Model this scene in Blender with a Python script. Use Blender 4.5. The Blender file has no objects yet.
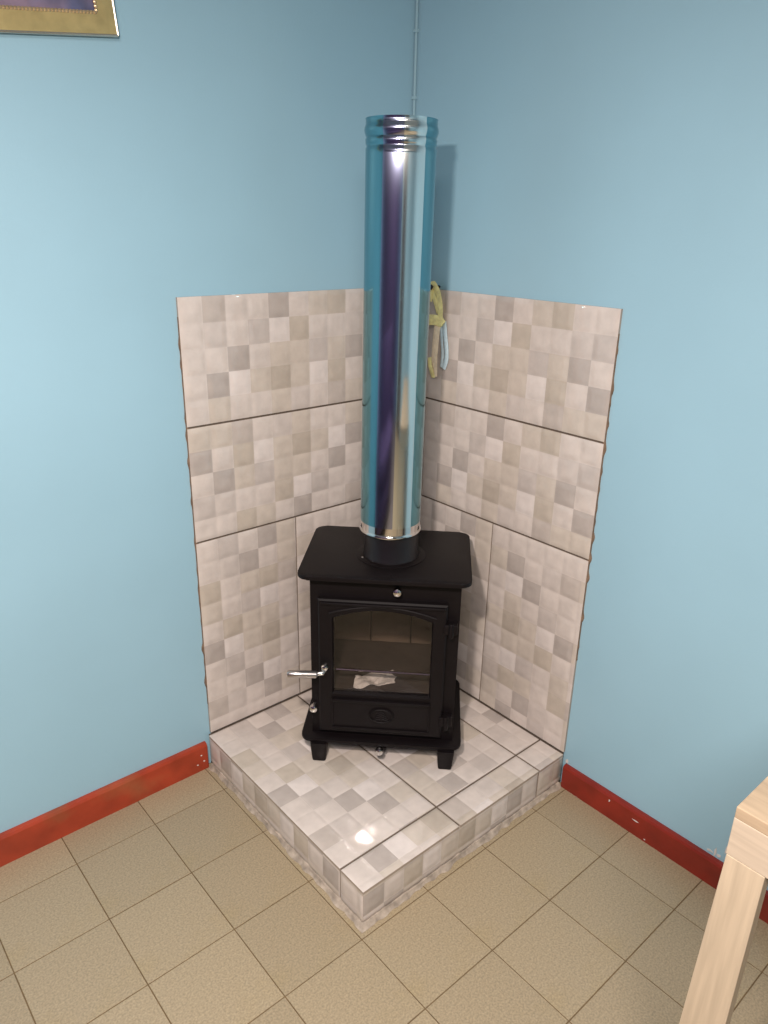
import bpy, bmesh, math, random
from mathutils import Vector, Matrix, noise
random.seed(7)
SC = bpy.context.scene
COL = SC.collection

# ------------------------------------------------------------------ camera
cam_d = bpy.data.cameras.new('camera'); cam = bpy.data.objects.new('camera', cam_d); COL.objects.link(cam)
CAM = Vector((1.49823, 1.62820, 1.45716))
yaw, pitch, roll = (math.radians(a) for a in (228.848, -21.1356, 1.1914))
fw = Vector((math.cos(pitch)*math.cos(yaw), math.cos(pitch)*math.sin(yaw), math.sin(pitch)))
rt0 = fw.cross(Vector((0, 0, 1))).normalized(); up0 = rt0.cross(fw)
rt = rt0*math.cos(roll) + up0*math.sin(roll); up = up0*math.cos(roll) - rt0*math.sin(roll)
M = Matrix((rt, up, -fw)).transposed().to_4x4(); M.translation = CAM
cam.matrix_world = M
cam_d.sensor_fit = 'HORIZONTAL'; cam_d.sensor_width = 36; cam_d.lens = 745.4761/768*36
cam_d.clip_start = 0.02
SC.camera = cam

# ------------------------------------------------------------------ world, lights, exposure
w = bpy.data.worlds.new('world'); SC.world = w; w.use_nodes = True
w.node_tree.nodes['Background'].inputs[0].default_value = (0.02, 0.02, 0.022, 1)
w.node_tree.nodes['Background'].inputs[1].default_value = 0.2
LAMP = Vector((1.48, 1.29, 1.745)); LAMP_AIM = Vector((0.85, 0.74, 0.0))
LAMP_POWER = 18.5
FILL_POWER = 43.0  # added soft fill from above
SC.view_settings.view_transform = 'Standard'; SC.view_settings.look = 'None'
SC.view_settings.gamma = 1.0; SC.view_settings.use_curve_mapping = False
SC.view_settings.exposure = 0.72
SC.cycles.sample_clamp_indirect = 0.0                                # keep the lamp glint mirrored by the stove glass onto the hearth

# ------------------------------------------------------------------ materials
def mat(name, col, rough=0.5, metal=0.0, var=0.0, scale=20.0, bump=0.0, bscale=200.0, spec=0.5, attr=None,
        col2=None, c2scale=3.0, c2lo=0.55, c2hi=0.7, rand=0.0, coat=0.0, stretch=None, detail=4.0):
    m = bpy.data.materials.new(name); m.use_nodes = True
    nt = m.node_tree; N = nt.nodes; L = nt.links; b = N['Principled BSDF']
    b.inputs['Base Color'].default_value = (*col, 1); b.inputs['Roughness'].default_value = rough
    b.inputs['Metallic'].default_value = metal; b.inputs['Specular IOR Level'].default_value = spec
    b.inputs['Coat Weight'].default_value = coat; b.inputs['Coat Roughness'].default_value = 0.1
    tc = N.new('ShaderNodeTexCoord'); src = tc.outputs['Object']
    if stretch:
        mp = N.new('ShaderNodeMapping'); mp.inputs['Scale'].default_value = stretch; L.new(src, mp.inputs[0]); src = mp.outputs[0]
    out = None
    if attr:
        a = N.new('ShaderNodeAttribute'); a.attribute_name = attr; out = a.outputs['Color']
    else:
        r = N.new('ShaderNodeRGB'); r.outputs[0].default_value = (*col, 1); out = r.outputs[0]
    def mixc(fac, a, bcol, blend='MIX'):
        x = N.new('ShaderNodeMix'); x.data_type = 'RGBA'; x.blend_type = blend
        if isinstance(fac, float): x.inputs[0].default_value = fac
        else: L.new(fac, x.inputs[0])
        L.new(a, x.inputs[6])
        if isinstance(bcol, tuple): x.inputs[7].default_value = (*bcol, 1)
        else: L.new(bcol, x.inputs[7])
        return x.outputs[2]
    if col2:
        n2 = N.new('ShaderNodeTexNoise'); n2.inputs['Scale'].default_value = c2scale; n2.inputs['Detail'].default_value = 5; L.new(src, n2.inputs['Vector'])
        mr = N.new('ShaderNodeMapRange'); mr.inputs[1].default_value = c2lo; mr.inputs[2].default_value = c2hi; L.new(n2.outputs['Fac'], mr.inputs[0])
        out = mixc(mr.outputs[0], out, col2)
    if var:
        n1 = N.new('ShaderNodeTexNoise'); n1.inputs['Scale'].default_value = scale; n1.inputs['Detail'].default_value = detail; L.new(src, n1.inputs['Vector'])
        mr = N.new('ShaderNodeMapRange'); mr.inputs[1].default_value = 0.3; mr.inputs[2].default_value = 0.7
        mr.inputs[3].default_value = 1-var; mr.inputs[4].default_value = 1+var; L.new(n1.outputs['Fac'], mr.inputs[0])
        cx = N.new('ShaderNodeCombineColor')
        for i in range(3): L.new(mr.outputs[0], cx.inputs[i])
        out = mixc(1.0, out, cx.outputs[0], 'MULTIPLY')
    if rand:
        oi = N.new('ShaderNodeObjectInfo'); mr = N.new('ShaderNodeMapRange'); mr.inputs[3].default_value = 1-rand; mr.inputs[4].default_value = 1+rand
        L.new(oi.outputs['Random'], mr.inputs[0]); cx = N.new('ShaderNodeCombineColor')
        for i in range(3): L.new(mr.outputs[0], cx.inputs[i])
        out = mixc(1.0, out, cx.outputs[0], 'MULTIPLY')
    L.new(out, b.inputs['Base Color'])
    if bump:
        n3 = N.new('ShaderNodeTexNoise'); n3.inputs['Scale'].default_value = bscale; n3.inputs['Detail'].default_value = 2; L.new(src, n3.inputs['Vector'])
        bp = N.new('ShaderNodeBump'); bp.inputs['Strength'].default_value = bump; bp.inputs['Distance'].default_value = 0.002
        L.new(n3.outputs['Fac'], bp.inputs['Height']); L.new(bp.outputs[0], b.inputs['Normal'])
    return m

M_WALL = mat('blue_paint', (0.300, 0.495, 0.600), 0.42, var=0.03, scale=2.5, bump=0.10, bscale=160)
M_PURPLE = mat('purple_reflection_paint', (0.095, 0.062, 0.115), 0.6, var=0.15, scale=2)
M_CEIL = mat('ceiling_paint', (0.70, 0.70, 0.68), 0.8, var=0.03)
M_FLOOR = mat('terrazzo_tile', (0.312, 0.252, 0.164), 0.38, var=0.24, scale=240, col2=(0.305, 0.238, 0.132), c2scale=5, c2lo=0.5, c2hi=0.75, rand=0.05, bump=0.04, bscale=300, detail=6)
M_FJOINT = mat('floor_joint', (0.14, 0.095, 0.045), 0.8, var=0.2, scale=60)
M_TILE = mat('ceramic_tile', (0.6, 0.55, 0.5), 0.04, attr='Print', var=0.075, scale=30, spec=0.5, detail=6)
M_GROUT = mat('grout', (0.105, 0.078, 0.058), 0.85, var=0.2, scale=60)
M_MORTAR = mat('mortar', (0.35, 0.295, 0.24), 0.8, var=0.35, scale=50, bump=0.5, bscale=120)
M_GLUE = mat('dried_adhesive', (0.20, 0.13, 0.085), 0.85, var=0.3, scale=70)
M_RED = mat('red_gloss_paint', (0.33, 0.042, 0.016), 0.32, var=0.2, scale=14, col2=(0.30, 0.075, 0.03), c2scale=8, c2lo=0.55, c2hi=0.72, bump=0.1, bscale=60)
M_RED_SHADE = mat('red_gloss_paint_shaded', (0.21, 0.018, 0.009), 0.32, var=0.2, scale=14, bump=0.1, bscale=60)  # baseboard red with the right wall's shade put into the colour
M_SCUFF = mat('bare_plaster', (0.62, 0.60, 0.58), 0.8, var=0.1)
M_BLACK = mat('stove_paint', (0.0042, 0.0026, 0.0031), 0.50, var=0.12, scale=60, bump=0.08, bscale=500, spec=0.21)
M_IRON = mat('collar_paint', (0.010, 0.008, 0.009), 0.30, var=0.1, scale=60, spec=0.5)
M_CHROME = mat('chrome', (0.75, 0.73, 0.72), 0.12, 1.0)
M_SATIN = mat('satin_steel', (0.50, 0.47, 0.46), 0.28, 1.0)
M_STEEL = mat('bare_steel', (0.70, 0.69, 0.68), 0.07, 1.0)
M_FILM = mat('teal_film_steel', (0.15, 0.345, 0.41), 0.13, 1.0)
M_FILMV = mat('violet_reflection_film_steel', (0.34, 0.37, 0.52), 0.15, 1.0)  # violet of the mirrored room put into the film colour
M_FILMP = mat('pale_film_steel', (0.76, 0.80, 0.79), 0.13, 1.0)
for m_ in (M_FILM, M_FILMV, M_FILMP, M_IRON):                                                # rolled sheet: reflections smear along the pipe
    b_ = m_.node_tree.nodes['Principled BSDF']; b_.inputs['Anisotropic'].default_value = 0.95
    tg = m_.node_tree.nodes.new('ShaderNodeTangent'); tg.direction_type = 'RADIAL'; tg.axis = 'Z'
    m_.node_tree.links.new(tg.outputs[0], b_.inputs['Tangent'])
M_BRICK = mat('fire_brick', (0.11, 0.078, 0.056), 0.8, var=0.15, scale=30)
M_INNER = mat('firebox_steel', (0.035, 0.026, 0.022), 0.6, var=0.2, scale=30)
M_PAPER = mat('paper', (0.85, 0.80, 0.76), 0.7, var=0.06)
M_PINE = mat('pine', (0.50, 0.405, 0.29), 0.5, var=0.10, scale=9, stretch=(14, 14, 0.8), bump=0.05, bscale=30)
M_PINEH = mat('pine_rail', (0.51, 0.42, 0.32), 0.5, var=0.10, scale=9, stretch=(14, 0.8, 14), bump=0.05, bscale=30)
M_PINET = mat('pine_top', (0.40, 0.30, 0.20), 0.5, var=0.2, scale=7, stretch=(8, 1.0, 8), bump=0.05, bscale=30)
M_GOLD = mat('gold_frame', (0.56, 0.43, 0.19), 0.38, 0.55, var=0.12, scale=40)
M_GOLDL = mat('gold_bead', (0.66, 0.50, 0.30), 0.25, 0.7, var=0.1, scale=50)
M_SILV = mat('silver_edge', (0.58, 0.55, 0.48), 0.25, 0.9)
M_PRINT = mat('picture_print', (0.10, 0.11, 0.21), 0.6, col2=(0.22, 0.16, 0.22), c2scale=9, c2lo=0.42, c2hi=0.62, var=0.3, scale=25)
M_YEL = mat('yellow_ribbon', (0.92, 0.84, 0.38), 0.6, var=0.2, scale=80)
M_CREAM = mat('cream_ribbon', (0.90, 0.76, 0.56), 0.6, var=0.12, scale=80)
M_PBLUE = mat('pale_blue_ribbon', (0.50, 0.64, 0.70), 0.5, var=0.12, scale=80)
M_CABLE = mat('cable_paint', (0.33, 0.51, 0.58), 0.3)
M_DOOR = mat('dark_door', (0.035, 0.022, 0.015), 0.5, var=0.2, scale=8)
def glass_mat():
    m = bpy.data.materials.new('stove_glass'); m.use_nodes = True; nt = m.node_tree; nt.nodes.clear()
    o = nt.nodes.new('ShaderNodeOutputMaterial'); mx = nt.nodes.new('ShaderNodeMixShader')
    t = nt.nodes.new('ShaderNodeBsdfTransparent'); t.inputs[0].default_value = (0.93, 0.91, 0.89, 1)
    g = nt.nodes.new('ShaderNodeBsdfGlossy'); g.inputs['Roughness'].default_value = 0.02
    f = nt.nodes.new('ShaderNodeFresnel'); f.inputs[0].default_value = 1.55
    ge = nt.nodes.new('ShaderNodeNewGeometry'); su = nt.nodes.new('ShaderNodeMath'); su.operation = 'SUBTRACT'; su.inputs[0].default_value = 1.0; su.use_clamp = True
    mu = nt.nodes.new('ShaderNodeMath'); mu.operation = 'MULTIPLY'
    nt.links.new(ge.outputs['Backfacing'], su.inputs[1]); nt.links.new(su.outputs[0], mu.inputs[0]); nt.links.new(f.outputs[0], mu.inputs[1])
    nt.links.new(mu.outputs[0], mx.inputs[0]); nt.links.new(t.outputs[0], mx.inputs[1]); nt.links.new(g.outputs[0], mx.inputs[2]); nt.links.new(mx.outputs[0], o.inputs[0])
    return m
M_GLASS = glass_mat()

# ------------------------------------------------------------------ mesh helpers
def mesh_of(bm, name, smooth=False):
    me = bpy.data.meshes.new(name); bmesh.ops.recalc_face_normals(bm, faces=bm.faces[:]); bm.to_mesh(me); bm.free()
    if smooth:
        for p in me.polygons: p.use_smooth = True
        me.set_sharp_from_angle(angle=math.radians(35))
    return me
def obj(name, data, m=None, parent=None, smooth=False):
    me = mesh_of(data, name, smooth) if isinstance(data, bmesh.types.BMesh) else data
    if m and not me.materials: me.materials.append(m)
    o = bpy.data.objects.new(name, me); COL.objects.link(o)
    if parent: o.parent = parent
    return o
def tag(o, label, cat, group=None, kind=None):
    o['label'] = label
    if cat: o['category'] = cat
    if group: o['group'] = group
    if kind: o['kind'] = kind
    return o
def thing(name, label, cat, loc=(0, 0, 0), rz=0.0):
    o = bpy.data.objects.new(name, None); COL.objects.link(o); o.location = loc; o.rotation_euler = (0, 0, rz); o.empty_display_size = 0.05
    return tag(o, label, cat)
def BM(): return bmesh.new()
def box(bm, a, b, bev=0.0):
    a = Vector(a); b = Vector(b)
    r = bmesh.ops.create_cube(bm, size=1); vs = r['verts']
    for v in vs: v.co = Vector(((a.x+b.x)/2 + v.co.x*(b.x-a.x), (a.y+b.y)/2 + v.co.y*(b.y-a.y), (a.z+b.z)/2 + v.co.z*(b.z-a.z)))
    if bev:
        es = list({e for v in vs for e in v.link_edges})
        bmesh.ops.bevel(bm, geom=es, offset=bev, segments=2, affect='EDGES', profile=0.5)
    return bm
def bbox(a, b, bev=0.0): return box(BM(), a, b, bev)
def lathe(bm, prof, c=(0, 0, 0), seg=48, axis='Z', cap=True):
    rings = []
    for r, z in prof:
        ring = []
        for i in range(seg):
            t = 2*math.pi*i/seg; x, y = r*math.cos(t), r*math.sin(t)
            p = (x, y, z) if axis == 'Z' else ((x, z, y) if axis == 'Y' else (z, x, y))
            ring.append(bm.verts.new(Vector(p)+Vector(c)))
        rings.append(ring)
    for k in range(len(rings)-1):
        for i in range(seg): bm.faces.new((rings[k][i], rings[k][(i+1) % seg], rings[k+1][(i+1) % seg], rings[k+1][i]))
    if cap:
        bm.faces.new(rings[0]); bm.faces.new(rings[-1])
    return bm
def tube(bm, pts, r, seg=8, flat=None, cap=True):
    pts = [Vector(p) for p in pts]; rings = []; n = len(pts)
    for i, p in enumerate(pts):
        t = (pts[min(i+1, n-1)] - pts[max(i-1, 0)]).normalized()
        ref = Vector(flat[2]) if flat else (Vector((0, 0, 1)) if abs(t.z) < 0.9 else Vector((1, 0, 0)))
        a = t.cross(ref).normalized(); b = a.cross(t).normalized()
        ri = r[i] if isinstance(r, (list, tuple)) else r
        ra, rb = (flat[0], flat[1]) if flat else (ri, ri)
        rings.append([bm.verts.new(p + a*ra*math.cos(2*math.pi*k/seg) + b*rb*math.sin(2*math.pi*k/seg)) for k in range(seg)])
    for k in range(n-1):
        for i in range(seg): bm.faces.new((rings[k][i], rings[k][(i+1) % seg], rings[k+1][(i+1) % seg], rings[k+1][i]))
    if cap: bm.faces.new(rings[0]); bm.faces.new(rings[-1])
    return bm
def prism(bm, outline, d0, d1, ax='Z', bev=0.0):
    """extrude a 2-D outline; ax Z: (x,y)->z, ax Y: (x,z)->y"""
    def P(p, d): return (p[0], p[1], d) if ax == 'Z' else (p[0], d, p[1])
    A = [bm.verts.new(P(p, d0)) for p in outline]; B = [bm.verts.new(P(p, d1)) for p in outline]; n = len(outline)
    f1 = bm.faces.new(A); f2 = bm.faces.new(B)
    for i in range(n): bm.faces.new((A[i], A[(i+1) % n], B[(i+1) % n], B[i]))
    if bev: bmesh.ops.bevel(bm, geom=list(set(f1.edges[:]+f2.edges[:])), offset=bev, segments=2, affect='EDGES', profile=0.5)
    return bm
def rrect(x0, x1, y0, y1, r, n=6):
    o = []
    for cx, cy, a0 in ((x1-r, y0+r, -90), (x1-r, y1-r, 0), (x0+r, y1-r, 90), (x0+r, y0+r, 180)):
        for k in range(n+1):
            a = math.radians(a0+90*k/n); o.append((cx+r*math.cos(a), cy+r*math.sin(a)))
    return o

# ------------------------------------------------------------------ room shell
RX, RY, RZ = 3.05, 3.7, 2.45
wall_left = tag(obj('wall_left', bbox((-0.1, -0.1, 0), (RX+0.1, 0, RZ)), M_WALL), 'light blue painted wall with tile panel on the left of the corner', None, kind='structure')
wall_right = tag(obj('wall_right', bbox((-0.1, 0, 0), (0, RY+0.1, RZ)), M_WALL), 'light blue painted wall with tile panel on the right of the corner', None, kind='structure')
tag(obj('wall_front', bbox((RX, 0, 0), (RX+0.1, RY+0.1, RZ)), M_PURPLE), 'wall opposite the stove corner, dark purple added for the pipe reflection', None, kind='structure')  # unseen wall, made dark purple to show in the pipe
tag(obj('wall_back', bbox((0, RY, 0), (RX, RY+0.1, RZ)), M_WALL), 'light blue painted wall behind the viewer', None, kind='structure')
tag(obj('ceiling', bbox((-0.1, -0.1, RZ), (RX+0.1, RY+0.1, RZ+0.1)), M_CEIL), 'white ceiling of the room', None, kind='structure')
door = tag(obj('reflection_door', bbox((1.45, RY-0.04, 0), (2.35, RY-0.001, 2.05), 0.004), M_DOOR), 'dark wooden door added in the blue back wall for the pipe reflection', None, kind='structure')  # unseen door, added as the dark line mirrored in the pipe
obj('door_handle', lathe(BM(), [(0.02, 0), (0.02, -0.01), (0.009, -0.02), (0.009, -0.045), (0.024, -0.05), (0.024, -0.07), (0.010, -0.078)], (1.52, RY-0.04, 1.0), 20, 'Y'), M_CHROME, door, True)

# floor: joint bed + single tiles (0.20 m grid)
floor = tag(obj('floor', bbox((-0.1, -0.1, -0.10), (RX+0.1, RY+0.1, -0.0015)), M_FJOINT), 'tan speckled floor tiles with thin dark joints', None, kind='structure')
T = 0.2; BX = 0.94294; AY = 0.1205; G = 0.0012
tile_cache = {}
def lines(o, hi):
    k = math.floor(o/T); s = o-k*T; r = [0.0]
    while s < hi:
        if s > 0.005: r.append(s)
        s += T
    return r+[hi]
for x0, x1 in zip(lines(BX, RX)[:-1], lines(BX, RX)[1:]):
    for y0, y1 in zip(lines(AY, RY)[:-1], lines(AY, RY)[1:]):
        if x1 < 0.70 and y1 < 0.66: continue                       # under the hearth
        wx, wy = x1-x0-2*G, y1-y0-2*G
        key = (round(wx, 3), round(wy, 3))
        if key not in tile_cache:
            tile_cache[key] = mesh_of(bbox((0, 0, -0.006), (wx, wy, 0), 0.0008), 'floor_tile'); tile_cache[key].materials.append(M_FLOOR)
        o = obj('floor_tile', tile_cache[key], None, floor); o.location = (x0+G, y0+G, random.uniform(-0.0003, 0.0003))

# baseboards
def baseboard(name, length, h, m):
    prof = [(0, 0), (0.015, 0), (0.015, h-0.008), (0.012, h-0.002), (0.006, h), (0, h)]
    bm = BM(); n = 40; rings = []
    for i in range(n+1):
        u = length*i/n
        rings.append([bm.verts.new((u, d + (0.0008*noise.noise((u*9, d*50, h*3)) if d > 0.004 else 0), z)) for d, z in prof])
    for i in range(n):
        for k in range(len(prof)): bm.faces.new((rings[i][k], rings[i+1][k], rings[i+1][(k+1) % len(prof)], rings[i][(k+1) % len(prof)]))
    bm.faces.new(rings[0]); bm.faces.new(rings[-1])
    return obj(name, bm, m)
bl = baseboard('baseboard_left', RX-0.732, 0.083, M_RED); bl.location = (0.732, 0, 0)
tag(bl, 'glossy red painted baseboard along the left blue wall', None, kind='structure')
br = baseboard('baseboard_right', RY-0.705, 0.072, M_RED_SHADE); br.rotation_euler = (0, 0, -math.pi/2); br.scale = (-1, 1, 1); br.location = (0, 0.705, 0)
tag(br, 'red painted baseboard along the right blue wall, shade put into its colour', None, kind='structure')
def flake(name, parent, c, U, V, N, w, h, m, n=9, th=0.0006):
    """small irregular proud patch on a surface"""
    bm = BM(); c, U, V, N = (Vector(q) for q in (c, U, V, N)); A = []; B = []
    for k in range(n):
        a = 2*math.pi*k/n; r = random.uniform(0.6, 1.1)
        p = c+U*w/2*r*math.cos(a)+V*h/2*r*math.sin(a); A.append(bm.verts.new(p-N*0.0008)); B.append(bm.verts.new(p+N*th))
    bm.faces.new(A); bm.faces.new(B)
    for k in range(n): bm.faces.new((A[k], A[(k+1) % n], B[(k+1) % n], B[k]))
    inv = parent.matrix_basis.inverted() if parent else Matrix()
    bm.transform(inv)
    return obj(name, bm, m, parent)
X, Y, Z = Vector((1, 0, 0)), Vector((0, 1, 0)), Vector((0, 0, 1))
for y, z, w_, h_ in ((0.935, 0.045, 0.022, 0.003), (0.855, 0.055, 0.004, 0.007), (0.965, 0.008, 0.006, 0.003)):
    flake('paint_chip', br, (0.0155, y, z), Y, Z, X, w_, h_, M_SCUFF)
for x, z in ((0.745, 0.030), (0.752, 0.052), (0.765, 0.025)): flake('paint_chip', bl, (x, 0.0155, z), X, Z, Y, 0.007, 0.004, M_SCUFF)
for y, z, w_, h_ in ((1.130, 0.086, 0.006, 0.03), (1.139, 0.082, 0.012, 0.012), (1.152, 0.108, 0.004, 0.03), (1.118, 0.082, 0.02, 0.006), (0.706, 0.08, 0.010, 0.014)):
    flake('plaster_scratch', wall_right, (0.0005, y, z), Y, Z, X, w_, h_, M_SCUFF)

# ------------------------------------------------------------------ patterned ceramic tiles
C_ = {'L': (0.66, 0.595, 0.545), 'W': (0.72, 0.66, 0.62), 'l': (0.61, 0.55, 0.505), 'G': (0.56, 0.505, 0.465), 'M': (0.53, 0.472, 0.425),
      'D': (0.475, 0.425, 0.388), 'T': (0.54, 0.478, 0.405), 't': (0.60, 0.535, 0.465), 'K': (0.49, 0.432, 0.365)}
PRINT = ['LMLLDLtTLL', 'LlLGWTLLlG', 'LLDLttGtDL', 'LDWtKtWTLD', 'LtLLtlLMtt']
CELL = 0.0600
TH = 0.0075
def code(u, v, ori, lu, lv):
    j = int(math.floor(u/CELL)); i = int(math.floor(v/CELL))
    if ori == 0: c, r = j, i
    elif ori == 2: c, r = 9-j, 4-i
    elif ori == 1: c, r = i, 4-j
    else: c, r = 9-i, j
    return tuple(q*k for q, k in zip(C_[PRINT[r % 5][c % 10]], (0.89, 0.885, 0.89)))
def tile(parent, O, U, V, N, w, h, ori=0, off=(0, 0), th=TH, name='tile'):
    """ceramic tile w x h; O = top-left corner on the bed, U right, V down, N outward; pillowed cells are real relief"""
    bm = BM(); lay = bm.loops.layers.float_color.new('Print'); O, U, V, N = (Vector(q) for q in (O, U, V, N))
    def cuts(L, o):
        ew = 0.11 if N.z > 0.5 else 0.195; fr = (0.0, ew*0.4, ew*1.02, ew*1.55, 1-ew*1.55, 1-ew*1.02, 1-ew*0.4); s = {0.0, L}; k = math.floor(o/CELL)
        while k*CELL < o+L:
            for f in fr:
                q = (k+f)*CELL-o
                if 0.0015 < q < L-0.0015: s.add(q)
            k += 1
        return sorted(s)
    us, vs = cuts(w, off[0]), cuts(h, off[1])
    def hgt(u, v):
        def e(q):
            ew = 0.11 if N.z > 0.5 else 0.195; f = (q/CELL+1e-6) % 1.0; f = min(1.0, min(f, 1-f)/ew); return f*f*(3-2*f)
        z = (0.0009 if N.z > 0.5 else 0.0017)*e(u+off[0])*e(v+off[1])
        if u <= 0 or u >= w or v <= 0 or v >= h: z = -0.0006
        return z
    g = [[bm.verts.new(O+U*u+V*v+N*(th+hgt(u, v))) for u in us] for v in vs]
    for i in range(len(vs)-1):
        for j in range(len(us)-1):
            f = bm.faces.new((g[i][j], g[i+1][j], g[i+1][j+1], g[i][j+1]))
            c = code((us[j]+us[j+1])/2+off[0], (vs[i]+vs[i+1])/2+off[1], ori, 0, 0)
            for lp in f.loops: lp[lay] = (*c, 1)
            f.smooth = True
    loop = g[0][:] + [r[-1] for r in g[1:]] + g[-1][-2::-1] + [r[0] for r in g[-2:0:-1]]
    low = [bm.verts.new(p.co-N*(th-0.0006+0.0)) for p in loop]
    n = len(loop)
    for k in range(n): bm.edges.get((loop[k], loop[(k+1) % n])).smooth = False
    for k in range(n):
        f = bm.faces.new((loop[k], loop[(k+1) % n], low[(k+1) % n], low[k]))
        for lp in f.loops: lp[lay] = (0.36, 0.30, 0.25, 1)
    f = bm.faces.new(low)
    for lp in f.loops: lp[lay] = (0.45, 0.38, 0.32, 1)
    me = bpy.data.meshes.new(name); bmesh.ops.recalc_face_normals(bm, faces=bm.faces[:])
    bm.to_mesh(me); bm.free(); me.materials.append(M_TILE)
    return obj(name, me, None, parent)
H = 0.1043
Z1, Z2, Z3 = 0.689, 0.990, 1.296
J = 0.0025
XL, YR = 0.714, 0.696
# left wall panel
obj('grout_bed', bbox((0.0, -0.001, H-0.001), (XL-0.003, 0.0045, Z3-0.003)), M_GROUT, wall_left)
for z0, z1, ori in ((Z2, Z3, 0), (Z1, Z2, 2)):
    tile(wall_left, (XL, 0.0005, z1-J), -X, -Z, Y, 0.6, z1-z0-2*J, ori)
    tile(wall_left, (XL-0.603, 0.0005, z1-J), -X, -Z, Y, XL-0.603-0.009, z1-z0-2*J, ori, (0.12, 0))
tile(wall_left, (XL, 0.0005, Z1-J), -X, -Z, Y, 0.303, Z1-H-2*J, 3)
tile(wall_left, (0.408, 0.0005, Z1-J), -X, -Z, Y, 0.300, Z1-H-2*J, 1)
tile(wall_left, (0.105, 0.0005, Z1-J), -X, -Z, Y, 0.096, Z1-H-2*J, 3)
# right wall panel
obj('grout_bed', bbox((-0.001, 0.0, H-0.001), (0.0045, YR-0.003, Z3-0.003)), M_GROUT, wall_right)
for z0, z1, ori in ((Z2, Z3, 0), (Z1, Z2, 0)):
    tile(wall_right, (0.0005, YR-0.6, z1-J), Y, -Z, X, 0.6, z1-z0-2*J, ori)
    tile(wall_right, (0.0005, 0.009, z1-J), Y, -Z, X, YR-0.603-0.009, z1-z0-2*J, ori, (0.18, 0))
tile(wall_right, (0.0005, 0.384, Z1-J), Y, -Z, X, YR-0.384, Z1-H-2*J, 1)
tile(wall_right, (0.0005, 0.081, Z1-J), Y, -Z, X, 0.300, Z1-H-2*J, 3)
tile(wall_right, (0.0005, 0.009, Z1-J), Y, -Z, X, 0.069, Z1-H-2*J, 1)
# adhesive squeezed out along the panel edges
def smear(parent, P0, P1, out, N, n, m, amp):
    bm = BM(); A = []
    for k in range(n+1):
        t = k/n; p = P0.lerp(P1, t); s = amp*max(0.05, noise.noise((t*30+P0.x*9, P0.y*7, 2.1))*1.5+0.1)
        A.append((bm.verts.new(p-out*0.004), bm.verts.new(p+out*s), bm.verts.new(p+out*s*0.6+N*0.006), bm.verts.new(p-out*0.004+N*0.006)))
    for k in range(n):
        for q in range(4): bm.faces.new((A[k][q], A[k+1][q], A[k+1][(q+1) % 4], A[k][(q+1) % 4]))
    bm.faces.new(A[0]); bm.faces.new(A[-1])
    return obj('adhesive_smear', bm, m, parent)
smear(wall_left, Vector((XL, 0, 0.20)), Vector((XL, 0, 1.25)), X, Y, 120, M_GLUE, 0.005)
smear(wall_right, Vector((0, YR, 0.40)), Vector((0, YR, 1.24)), Y, X, 120, M_GLUE, 0.005)

# ------------------------------------------------------------------ hearth
HX, HY = 0.7225, 0.698
hearth = thing('hearth', 'raised corner hearth platform covered in beige mosaic-look tiles', 'hearth')
core = obj('core', bbox((0.001, 0.001, 0.0), (HX-0.005, HY-0.005, H-0.0045)), M_GROUT, hearth)
zt = H-0.0085
XA, XB, YA = 0.4205, 0.115, 0.617
def top_tile(x0, x1, y0, y1, ori, off=(0, 0)):
    tile(hearth, (x1-J, y0+J, zt), -X, Y, Z, x1-x0-2*J, y1-y0-2*J, ori, off)
top_tile(XA, HX+J, 0.009, YA, 3); top_tile(XA, HX+J, YA, HY+J, 0, (0.0, 0.18))
top_tile(XB, XA, 0.009, YA, 1); top_tile(XB, XA, YA, HY+J, 2, (0.12, 0.0))
top_tile(0.009, XB, 0.009, YA, 3, (0.06, 0.0)); top_tile(0.009, XB, YA, HY+J, 0, (0.36, 0.06))
ff = 0.014
for y0, y1, off in ((0.009, YA-0.004, (0.0, 0.17)), (YA-0.001, HY-0.002, (0.36, 0.05))):                       # left fascia faces +x
    tile(hearth, (HX-0.0085, y0, H-0.006), Y, -Z, X, y1-y0, H-0.006-ff, 0, off)
for x1, x0, off in ((HX-0.002, XB+J, (0.0, 0.05)), (XB-J, 0.009, (0.24, 0.05))):                               # front fascia faces +y
    tile(hearth, (x1, HY-0.0085, H-0.006), -X, -Z, Y, x1-x0, H-0.006-ff, 2, off)
def skirt():
    bm = BM(); rows = []
    path = [Vector((HX, 0.02+0.678*k/60, 0)) for k in range(60)] + [Vector((HX, HY, 0))] + [Vector((HX-(HX-0.016)*k/60, HY, 0)) for k in range(1, 61)]
    for k, p in enumerate(path):
        o = X if k < 60 else (Y if k > 60 else (X+Y))
        wd = 0.009+0.008*noise.noise((k*0.45, 1.3, 0)); hh = 0.012+0.006*noise.noise((k*0.4, 5.3, 0))
        rows.append([bm.verts.new(p-o*0.006), bm.verts.new(p-o*0.006+Z*hh), bm.verts.new(p+o*0.002+Z*hh*0.9), bm.verts.new(p+o*wd*0.6+Z*hh*0.35), bm.verts.new(p+o*wd+Z*0.0005), ])
    for k in range(len(rows)-1):
        for q in range(5): bm.faces.new((rows[k][q], rows[k+1][q], rows[k+1][(q+1) % 5], rows[k][(q+1) % 5]))
    bm.faces.new(rows[0]); bm.faces.new(rows[-1])
    return bm
obj('mortar_skirt', skirt(), M_MORTAR, hearth, True)

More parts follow.
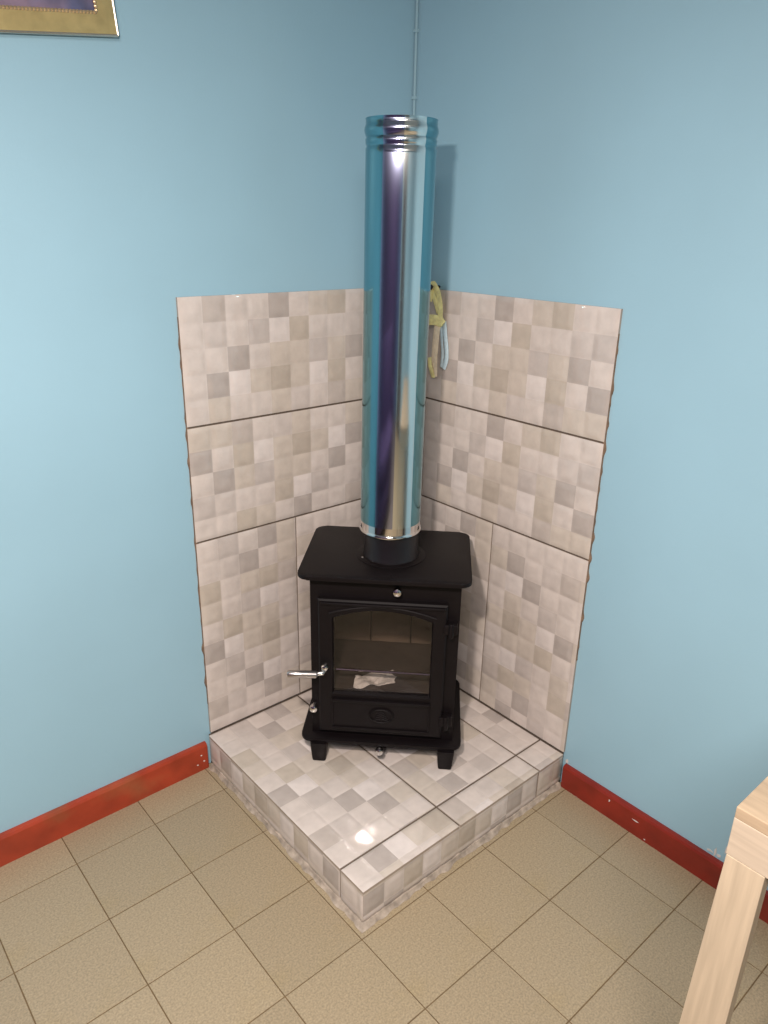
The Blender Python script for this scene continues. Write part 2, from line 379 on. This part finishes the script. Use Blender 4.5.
# ------------------------------------------------------------------ wood stove (local -Y is the front)
SZ = H+0.0008
stove = thing('wood_stove', 'small black steel wood stove with glass door on the tiled hearth', 'stove', (0.3095, 0.2956, SZ), math.radians(134.62))
def zz(z): return z-SZ
FY = -0.165
obj('top_plate', prism(BM(), rrect(-0.2190, 0.2110, -0.165, 0.165, 0.028), zz(0.642), zz(0.653), 'Z', 0.0025), M_BLACK, stove, True)
obj('base_plate', prism(BM(), rrect(-0.2180, 0.2100, -0.165, 0.165, 0.028), zz(0.163), zz(0.173), 'Z', 0.0025), M_BLACK, stove, True)
bm = BM(); bx0, bx1, by0, by1 = -0.190, 0.187, -0.133, 0.15
z0, z1 = zz(0.173), zz(0.642)
box(bm, (bx0, by0, z0), (bx0+0.006, by1, z1)); box(bm, (bx1-0.006, by0, z0), (bx1, by1, z1)); box(bm, (bx0, by1-0.006, z0), (bx1, by1, z1))
wx0, wx1 = -0.13, 0.12
box(bm, (bx0+0.006, by0, z0), (wx0, by0+0.006, z1)); box(bm, (wx1, by0, z0), (bx1-0.006, by0+0.006, z1))
box(bm, (wx0, by0, zz(0.565)), (wx1, by0+0.006, z1)); box(bm, (wx0, by0, z0), (wx1, by0+0.006, zz(0.306)))
obj('body', bm, M_BLACK, stove)
obj('firebox_floor', bbox((bx0+0.006, by0+0.006, zz(0.302)), (bx1-0.006, by1-0.006, zz(0.312))), M_INNER, stove)
obj('baffle', bbox((bx0+0.006, by0+0.03, zz(0.545)), (bx1-0.006, by1-0.006, zz(0.553))), M_INNER, stove)
for k, (xa, xb) in enumerate(((-0.175, -0.060), (-0.057, 0.057), (0.060, 0.173))):
    for za, zb in ((0.313, 0.425), (0.428, 0.543)):
        obj('fire_brick', bbox((xa, by1-0.034, zz(za)), (xb, by1-0.007, zz(zb)), 0.003), M_BRICK, stove)
for s, x in ((0, bx0+0.0065), (1, bx1-0.0275)):
    for za, zb in ((0.313, 0.425), (0.428, 0.543)):
        obj('fire_brick', bbox((x, by0+0.02, zz(za)), (x+0.021, by1-0.036, zz(zb)), 0.003), M_BRICK, stove)
obj('log_retainer', tube(BM(), [(bx0+0.03, by0+0.013, zz(0.366)), (bx1-0.03, by0+0.013, zz(0.366))], 0.004, 8), M_CHROME, stove, True)
# legs
def leg(x, y):
    bm = BM(); t = rrect(-0.022, 0.022, -0.022, 0.022, 0.006, 3); n = len(t); rings = []
    for z, sc in ((0, 0.80), (zz(0.112), 0.85), (zz(0.150), 1.0), (zz(0.163), 1.02)): rings.append([bm.verts.new((x+p[0]*sc, y+p[1]*sc, z)) for p in t])
    for k in range(3):
        for i in range(n): bm.faces.new((rings[k][i], rings[k][(i+1) % n], rings[k+1][(i+1) % n], rings[k+1][i]))
    bm.faces.new(rings[0]); bm.faces.new(rings[-1]); return bm
for x in (-0.168, 0.170):
    for y in (-0.150, 0.130): obj('leg', leg(x, y), M_BLACK, stove, True)
obj('air_box', bbox((-0.125, -0.128, zz(0.143)), (0.130, 0.11, zz(0.163)), 0.002), M_BLACK, stove)
# door
DY0, DY1 = -0.1335, -0.152
def arch(x0, x1, zb, zs, zc, n=14):
    o = [(x0, zb), (x1, zb)]
    for k in range(n+1):
        t = k/n; x = x1+(x0-x1)*t; o.append((x, zs+(zc-zs)*(1-(2*t-1)**2)))
    return o
dx0, dx1, dzb, dzt = -0.168, 0.156, zz(0.191), zz(0.585)
doorp = BM()
inner = arch(-0.129, 0.119, zz(0.315), zz(0.532), zz(0.557))
def outer_of(p, k):
    if k == 0: return (dx0, dzb)
    if k == 1: return (dx1, dzb)
    t = (k-2)/14; return (dx1+(dx0-dx1)*t, dzt)
outp = [outer_of(p, k) for k, p in enumerate(inner)]
def ring_prism(bm, out, inn, y0, y1, ch=0.004):
    n = len(out); cx = sum(p[0] for p in out)/n; cz = sum(p[1] for p in out)/n
    def V(p, y): return bm.verts.new((p[0], y, p[1]))
    O0 = [V(p, y0) for p in out]; O1 = [V(p, y1+ch) for p in out]
    O2 = [V((p[0]-math.copysign(ch, p[0]-(dx0+dx1)/2), p[1]-math.copysign(ch, p[1]-(dzb+dzt)/2)), y1) for p in out]
    I2 = [V((p[0]+(-ch if p[0] < -0.005 else ch)*(0.8 if True else 0), p[1]+(-ch if p[1] < zz(0.4) else ch)), y1) for p in inn]
    I1 = [V(p, y1+ch*2) for p in inn]; I0 = [V(p, y0) for p in inn]
    for A, B in ((O0, O1), (O1, O2), (O2, I2), (I2, I1), (I1, I0), (I0, O0)):
        for i in range(n): bm.faces.new((A[i], A[(i+1) % n], B[(i+1) % n], B[i]))
    return bm
dpart = obj('door', ring_prism(doorp, outp, inner, DY0, DY1), M_BLACK, stove)
obj('glass_pane', prism(BM(), arch(-0.133, 0.123, zz(0.311), zz(0.536), zz(0.561)), -0.1415, -0.1375, 'Y'), M_GLASS, dpart)
pane = [o for o in dpart.children if o.name.startswith('glass_pane')][0]
pane.matrix_basis = Matrix.Translation((-0.005, -0.1405, 0)) @ Matrix.Rotation(math.radians(1.3), 4, 'Z') @ Matrix.Translation((0.005, 0.1405, 0))   # turned slightly to steer the mirrored lamp glint on the hearth
arcp = [(p[0], DY1, p[1]) for p in arch(-0.140, 0.130, zz(0.31), zz(0.548), zz(0.572))[2:]]
obj('arch_moulding', tube(BM(), arcp, 0.0035, 8), M_BLACK, dpart, True)
obj('sill_moulding', bbox((-0.134, DY1-0.009, zz(0.290)), (0.124, DY1+0.002, zz(0.299)), 0.003), M_BLACK, dpart, True)
obj('sill_moulding', bbox((-0.134, DY1-0.005, zz(0.203)), (0.124, DY1+0.002, zz(0.211)), 0.0025), M_BLACK, dpart, True)
for x in (-0.134, 0.119): obj('panel_stile', bbox((x, DY1-0.003, zz(0.211)), (x+0.005, DY1+0.002, zz(0.290)), 0.001), M_BLACK, dpart, True)
obj('top_moulding', bbox((-0.160, DY1-0.006, zz(0.572)), (0.150, DY1+0.004, zz(0.580)), 0.003), M_BLACK, dpart, True)
# cast emblem: oval with branching relief
bm = BM(); oval = [(-0.003+0.034*math.cos(2*math.pi*k/32), zz(0.252)+0.024*math.sin(2*math.pi*k/32)) for k in range(32)]
prism(bm, oval, DY1-0.003, DY1+0.002, 'Y', 0.001); emb = obj('emblem', bm, M_BLACK, dpart, True)
bm = BM(); tube(bm, [(-0.003+0.030*math.cos(2*math.pi*k/24), DY1-0.004, zz(0.252)+0.020*math.sin(2*math.pi*k/24)) for k in range(25)], 0.0022, 6)
tube(bm, [(-0.003, DY1-0.004, zz(0.235)), (-0.003, DY1-0.004, zz(0.269))], 0.0022, 6)
for k in range(4):
    z = zz(0.239+0.007*k); wd = 0.020-0.003*k
    tube(bm, [(-0.003-wd, DY1-0.004, z-0.001), (-0.003, DY1-0.004, z+0.006), (-0.003+wd, DY1-0.004, z-0.001)], 0.0018, 6)
obj('relief', bm, M_BLACK, emb, True)
# hinges
for z in (0.52, 0.245):
    hg = obj('hinge', bbox((0.148, DY1-0.004, zz(z-0.014)), (0.182, -0.132, zz(z+0.014)), 0.003), M_BLACK, dpart, True)
    obj('hinge_pin', lathe(BM(), [(0.0055, -0.020), (0.0065, -0.018), (0.0065, 0.018), (0.0055, 0.020)], (0.166, DY1-0.006, zz(z)), 16), M_BLACK, hg, True)
# handle
hz = zz(0.391)
hd = obj('handle', tube(BM(), [(-0.166, DY1-0.028, hz-0.006), (-0.170, DY1-0.029, hz-0.006), (-0.205, DY1-0.037, hz-0.002), (-0.236, DY1-0.044, hz+0.001), (-0.240, DY1-0.045, hz+0.001)], [0.0066, 0.0098, 0.0098, 0.0098, 0.007], 16), M_SATIN, dpart, True)
obj('handle_stem', tube(BM(), [(-0.149, DY1+0.002, hz+0.004), (-0.149, DY1-0.018, hz+0.003), (-0.153, DY1-0.026, hz-0.003), (-0.172, DY1-0.028, hz-0.006)], [0.006, 0.006, 0.0058, 0.005], 12), M_CHROME, hd, True)
obj('pivot_bolt', lathe(BM(), [(0.009, 0), (0.0095, -0.004), (0.007, -0.009), (0.002, -0.011)], (-0.149, DY1-0.014, hz+0.008), 20, 'Y'), M_CHROME, hd, True)
# knobs
def knob(c): return lathe(BM(), [(0.005, 0.0), (0.005, -0.010), (0.0098, -0.013), (0.0112, -0.019), (0.0096, -0.026), (0.004, -0.029)], c, 20, 'Y')
obj('knob', knob((0.030, by0, zz(0.617))), M_CHROME, stove, True)
obj('knob', knob((-0.181, by0-0.006, zz(0.266))), M_CHROME, stove, True)
kb = obj('knob', knob((-0.005, -0.150, zz(0.151))), M_CHROME, stove, True)
obj('slide_rod', tube(BM(), [(-0.005, -0.12, zz(0.151)), (-0.005, -0.151, zz(0.151))], 0.004, 10), M_BLACK, kb, True)
obj('slide_catch', bbox((0.001, -0.15, zz(0.137)), (0.011, -0.125, zz(0.149)), 0.002), M_BLACK, kb, True)
# flue collar
PC = Vector((0.003, -0.009))
obj('flue_collar', lathe(BM(), [(0.0730, zz(0.6555)), (0.0725, zz(0.660)), (0.0700, zz(0.664)), (0.0695, zz(0.745)), (0.066, zz(0.745)), (0.066, zz(0.656))], (PC.x, PC.y, 0), 64, cap=False), M_IRON, stove, True)
obj('collar_flange', lathe(BM(), [(0.060, zz(0.6532)), (0.090, zz(0.6532)), (0.090, zz(0.6545)), (0.088, zz(0.6556)), (0.060, zz(0.6556))], (PC.x, PC.y, 0), 64, cap=False), M_BLACK, stove, True)
obj('screw', lathe(BM(), [(0.0035, 0), (0.0035, 0.002), (0.001, 0.003)], (-0.066, -0.052, zz(0.658)), 12), M_CHROME, stove, True)

# crumpled paper lying in the firebox
def paper():
    bm = BM(); nx, ny = 14, 8; g = []
    for j in range(ny+1):
        row = []
        for i in range(nx+1):
            u, v = i/nx-0.5, j/ny-0.5
            z = 0.008+0.008*noise.noise((u*4, v*4, 0.3))+0.008*abs(math.sin(u*5+v*3))+0.008*max(0, v)
            row.append(bm.verts.new((u*0.105+0.012*noise.noise((u*3, v*5, 4)), v*0.055+0.02*u, z)))
        g.append(row)
    for j in range(ny):
        for i in range(nx): bm.faces.new((g[j][i], g[j][i+1], g[j+1][i+1], g[j+1][i]))
    lo = min(v.co.z for v in bm.verts)
    for v in bm.verts: v.co.z -= lo
    bmesh.ops.solidify(bm, geom=bm.faces[:], thickness=0.0008)
    return bm
pp = obj('crumpled_paper', paper(), M_PAPER); sm = Matrix.Translation((0.3095, 0.2956, SZ)) @ Matrix.Rotation(math.radians(134.62), 4, 'Z')
pp.location = sm @ Vector((-0.028, -0.093, zz(0.3135))); pp.rotation_euler = (0, 0, math.radians(134.62+8))
tag(pp, 'crumpled white paper lying inside the stove behind the glass', 'paper')

# ------------------------------------------------------------------ stove pipe
pw = sm @ Vector((PC.x, PC.y, 0))
pipe = thing('stove_pipe', 'tall shiny steel stove pipe in blue film standing on the black stove', 'pipe', (pw.x+0.7024*0.004, pw.y-0.7118*0.004, 0.724))
pipe.rotation_euler = (-0.0045*0.7118, -0.0045*0.7024, 0)
R_ = 0.0765; PT = 1.664-0.724
obj('lower_rim', lathe(BM(), [(0.0755, 0.0), (0.0785, 0.0015), (0.0795, 0.005), (0.0785, 0.009), (R_, 0.011), (R_, 0.030), (0.0745, 0.030), (0.0745, 0.0), (0.0755, 0.0)], (0, 0, 0), 96, cap=False), M_STEEL, pipe, True)
prof = [(R_, 0.030), (R_, 0.45), (R_, PT-0.070), (R_, PT-0.058), (0.0748, PT-0.055), (0.0748, PT-0.052), (R_, PT-0.049), (R_+0.0006, PT-0.040), (0.0752, PT-0.036),
        (0.0768, PT-0.033), (0.0788, PT-0.027), (0.0795, PT-0.022), (0.0788, PT-0.017), (0.0768, PT-0.012), (0.0766, PT-0.003), (0.0775, PT), (0.0745, PT), (0.0735, PT-0.06), (0.0735, 0.030), (R_, 0.030)]
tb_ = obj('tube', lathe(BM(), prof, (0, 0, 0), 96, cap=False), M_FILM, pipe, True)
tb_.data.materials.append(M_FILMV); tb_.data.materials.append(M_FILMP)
for f in tb_.data.polygons:                                         # protective film tinted by sector, mirrored room colours put into the tints
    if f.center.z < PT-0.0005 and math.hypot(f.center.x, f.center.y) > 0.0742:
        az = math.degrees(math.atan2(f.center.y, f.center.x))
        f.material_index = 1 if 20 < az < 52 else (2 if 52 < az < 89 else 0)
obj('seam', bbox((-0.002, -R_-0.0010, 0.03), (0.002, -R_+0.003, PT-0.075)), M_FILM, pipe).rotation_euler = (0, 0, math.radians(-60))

# ------------------------------------------------------------------ cable in the corner
cb = thing('cable', 'thin blue painted cable running down the corner above the pipe', 'cable', (0, 0, 1.2))
pts = [(0.006+0.0015*noise.noise((z*0.9, 0, 0)), 0.007+0.002*noise.noise((z*0.8, 3, 0)), z-1.2) for z in [1.2+0.05*k for k in range(25)]]
obj('wire', tube(BM(), pts, 0.0035, 8), M_CABLE, cb, True)
for z in (1.915, 1.765, 1.5): obj('clip', bbox((0.0, 0.0, z-1.2-0.004), (0.011, 0.012, z-1.2+0.004), 0.001), M_CABLE, cb, True)

# ------------------------------------------------------------------ ribbon bundle on the right wall
rb = thing('ribbon_bundle', 'yellow, cream and pale blue ribbon bundle hanging on the tiles behind the pipe', 'ribbon', (0.0095, 0.13, 1.055))
def rib(name, yz, m, wd=0.006, x=0.010):
    P = [Vector((x+0.004*math.sin(i*1.3), y-0.13, z-1.055)) for i, (y, z) in enumerate(yz)]
    Q = []
    for i in range(len(P)-1):
        for k in range(4): Q.append(P[i].lerp(P[i+1], k/4))
    Q.append(P[-1]); Q = [Q[0]]+[(Q[i-1]+Q[i]*2+Q[i+1])/4 for i in range(1, len(Q)-1)]+[Q[-1]]
    obj(name, tube(BM(), Q, 0.003, 8, flat=(wd*1.25, 0.0018, (1, 0, 0))), m, rb, True)
rib('yellow_band', [(0.112, 1.262), (0.116, 1.298), (0.127, 1.309), (0.140, 1.288), (0.150, 1.255), (0.157, 1.225), (0.160, 1.200)], M_YEL, 0.0080, 0.014)
rib('yellow_band', [(0.110, 1.278), (0.120, 1.290), (0.133, 1.262), (0.142, 1.232)], M_YEL, 0.006, 0.010)
rib('yellow_tie', [(0.095, 1.210), (0.115, 1.213), (0.140, 1.216), (0.160, 1.213), (0.168, 1.205)], M_YEL, 0.011, 0.019)
rib('cream_strap', [(0.148, 1.212), (0.147, 1.170), (0.142, 1.120), (0.139, 1.085), (0.139, 1.060)], M_CREAM, 0.0095, 0.014)
rib('blue_strap', [(0.166, 1.212), (0.175, 1.180), (0.181, 1.145), (0.179, 1.112), (0.168, 1.085)], M_PBLUE, 0.0065, 0.008)
rib('blue_strap', [(0.158, 1.205), (0.168, 1.160), (0.172, 1.125), (0.164, 1.090)], M_PBLUE, 0.004, 0.012)
rib('yellow_band', [(0.120, 1.110), (0.126, 1.090), (0.134, 1.070), (0.136, 1.056)], M_YEL, 0.006, 0.013)
obj('nail', lathe(BM(), [(0.004, -0.009), (0.004, 0.022), (0.007, 0.022), (0.007, 0.024)], (0.0, -0.006, 0.245), 10, 'X'), M_IRON, rb, True)

# ------------------------------------------------------------------ picture frame on the left wall
PW, PH, FWD = 0.46, 0.36, 0.036
pf = thing('picture_frame', 'gold picture frame with beaded inner edge hanging tilted on the left wall', 'picture frame', (0.797, 0.002, 1.788))
# local: x to the image left (+x), y out of the wall, z up; origin at the lower right corner
pf.rotation_euler = (math.radians(-4), math.radians(6.5), 0)
def rail(c0, c1, c2, c3):
    bm = BM(); cs = [Vector((c[0], 0, c[1])) for c in (c0, c1, c2, c3)]  # outer a, outer b, inner b, inner a
    ins = [(0.0, 0.0), (0.0, 0.010), (0.06, 0.0125), (0.50, 0.0130), (0.95, 0.0125), (1.0, 0.010), (1.0, 0.0)]
    A = [bm.verts.new(cs[0].lerp(cs[3], t)+Vector((0, d, 0))) for t, d in ins]; B = [bm.verts.new(cs[1].lerp(cs[2], t)+Vector((0, d, 0))) for t, d in ins]
    n = len(ins)
    for k in range(n): bm.faces.new((A[k], B[k], B[(k+1) % n], A[(k+1) % n]))
    bm.faces.new(A); bm.faces.new(B); return bm
o4 = [(0, 0), (PW, 0), (PW, PH), (0, PH)]; i4 = [(FWD, FWD), (PW-FWD, FWD), (PW-FWD, PH-FWD), (FWD, PH-FWD)]
for k in range(4): obj('frame_rail', rail(o4[k], o4[(k+1) % 4], i4[(k+1) % 4], i4[k]), M_GOLD, pf)
for k in range(4):
    a, b = Vector((i4[k][0], 0.012, i4[k][1])), Vector((i4[(k+1) % 4][0], 0.012, i4[(k+1) % 4][1])); bm = BM(); n = int((b-a).length/0.0065)
    tube(bm, [a.lerp(b, q/(3*n)) for q in range(3*n+1)], [0.0022+0.0016*abs(math.sin(math.pi*q/3)) for q in range(3*n+1)], 6)
    obj('bead_strip', bm, M_GOLDL, pf, True)
    a, b = Vector((o4[k][0], 0.011, o4[k][1])), Vector((o4[(k+1) % 4][0], 0.011, o4[(k+1) % 4][1]))
    obj('edge_strip', tube(BM(), [a, b], 0.0028, 8), M_SILV, pf, True)
obj('picture', bbox((FWD-0.004, 0.002, FWD-0.004), (PW-FWD+0.004, 0.007, PH-FWD+0.004)), M_PRINT, pf)

# ------------------------------------------------------------------ pine table by the right wall
tx, ty, tz = 0.629, 1.352, 0.75
LW, RH = 0.052, 0.080; TL = 0.95; TXB = 0.03
tb = thing('pine_table', 'bare pine wood table standing against the right wall', 'table', (0, 0, 0))
top_t = 0.018
nb = 5; bw = (tx-TXB)/nb
for k in range(nb): obj('plank', bbox((TXB+bw*k+0.0008, ty, tz-top_t), (TXB+bw*(k+1)-0.0008*(k < nb-1), ty+TL, tz), 0.0012), M_PINET, tb)
obj('rail', bbox((tx-0.022, ty, tz-RH), (tx, ty+TL, tz-top_t-0.0002), 0.001), M_PINEH, tb)
obj('rail', bbox((TXB, ty, tz-RH), (TXB+0.022, ty+TL, tz-top_t-0.0002), 0.001), M_PINEH, tb)
for y in (ty, ty+TL-0.022): obj('rail', bbox((TXB+0.023, y, tz-RH), (tx-0.023, y+0.022, tz-top_t-0.0002), 0.001), M_PINEH, tb)
for x in (tx-0.045, TXB):
    for y in (ty+0.001, ty+TL-LW-0.001): 
        bm = bbox((x+(0.023 if x > 0.3 else 0), y, 0.0006), (x+(0.045 if x > 0.3 else 0.022), y+LW, tz-RH-0.0003), 0.0012)
        for v in bm.verts:
            if v.co.y < y+LW/2: v.co.y -= 0.017*(1-v.co.z/(tz-RH))
        obj('leg', bm, M_PINE, tb)

# ------------------------------------------------------------------ hanging lamp (above the frame, next to the viewer)
lp = thing('pendant_lamp', 'white pendant lamp hanging from the ceiling beside the viewer', 'lamp', (LAMP.x, LAMP.y, LAMP.z))
dirv = (LAMP_AIM-LAMP).normalized(); q = dirv.to_track_quat('-Z', 'Y')
sh = obj('lamp_shade', lathe(BM(), [(0.054, 0.004), (0.057, 0.004), (0.055, 0.02), (0.040, 0.05), (0.018, 0.065), (0.0, 0.067)], (0, 0, 0), 40, cap=False), mat('lamp_white', (0.7, 0.7, 0.7), 0.4), lp, True)
sh.rotation_mode = 'QUATERNION'; sh.rotation_quaternion = q
back = -dirv*0.066
obj('cord', tube(BM(), [back, back+Vector((0.0, 0.0, 0.03)), (0, 0, RZ-LAMP.z)], 0.003, 8), M_DOOR, lp, True)
al = bpy.data.lights.new('lamp_light', 'AREA'); al.shape = 'DISK'; al.size = 0.085; al.energy = LAMP_POWER; al.color = (1.0, 0.875, 0.80)
ao = bpy.data.objects.new('lamp_light', al); COL.objects.link(ao); ao.parent = lp; ao.rotation_mode = 'QUATERNION'; ao.rotation_quaternion = q

# fill lamp added further back to brighten the lower walls
cl = thing('fill_lamp', 'round white ceiling lamp added as soft fill over the room', 'lamp', (2.0, 2.15, RZ))
obj('lamp_base', lathe(BM(), [(0.0, -0.0005), (0.47, -0.0005), (0.47, -0.03), (0.46, -0.035), (0.0, -0.035)], (0, 0, 0), 40, cap=False), bpy.data.materials['lamp_white'], cl, True)
al = bpy.data.lights.new('fill_light', 'AREA'); al.shape = 'DISK'; al.size = 0.90; al.energy = FILL_POWER; al.color = (1.0, 0.89, 0.83)
ao = bpy.data.objects.new('fill_light', al); COL.objects.link(ao); ao.parent = cl; ao.location = (0, 0, -0.038)

# ------------------------------------------------------------------ unseen purple sofa opposite, added for its reflection in the pipe
so = thing('sofa', 'dark purple fabric sofa added across the room for the stove pipe reflection', 'sofa', (2.25, 1.10, 0))
M_SOFA = mat('purple_fabric', (0.085, 0.055, 0.110), 0.85, var=0.15, scale=40)
obj('seat_base', bbox((-0.35, -0.85, 0.08), (0.35, 0.85, 0.30), 0.03), M_SOFA, so, True)
obj('backrest', bbox((0.20, -0.85, 0.30), (0.42, 0.85, 0.92), 0.05), M_SOFA, so, True)
for y in (-0.95, 0.83): obj('armrest', bbox((-0.35, y, 0.08), (0.42, y+0.12, 0.62), 0.04), M_SOFA, so, True)
for y in (-0.82, 0.005): obj('cushion', bbox((-0.37, y, 0.30), (0.19, y+0.81, 0.46), 0.045), M_SOFA, so, True)
for x in (-0.30, 0.34):
    for y in (-0.80, 0.80): obj('foot', lathe(BM(), [(0.018, 0.0005), (0.025, 0.08)], (x, y, 0), 12), M_DOOR, so, True)
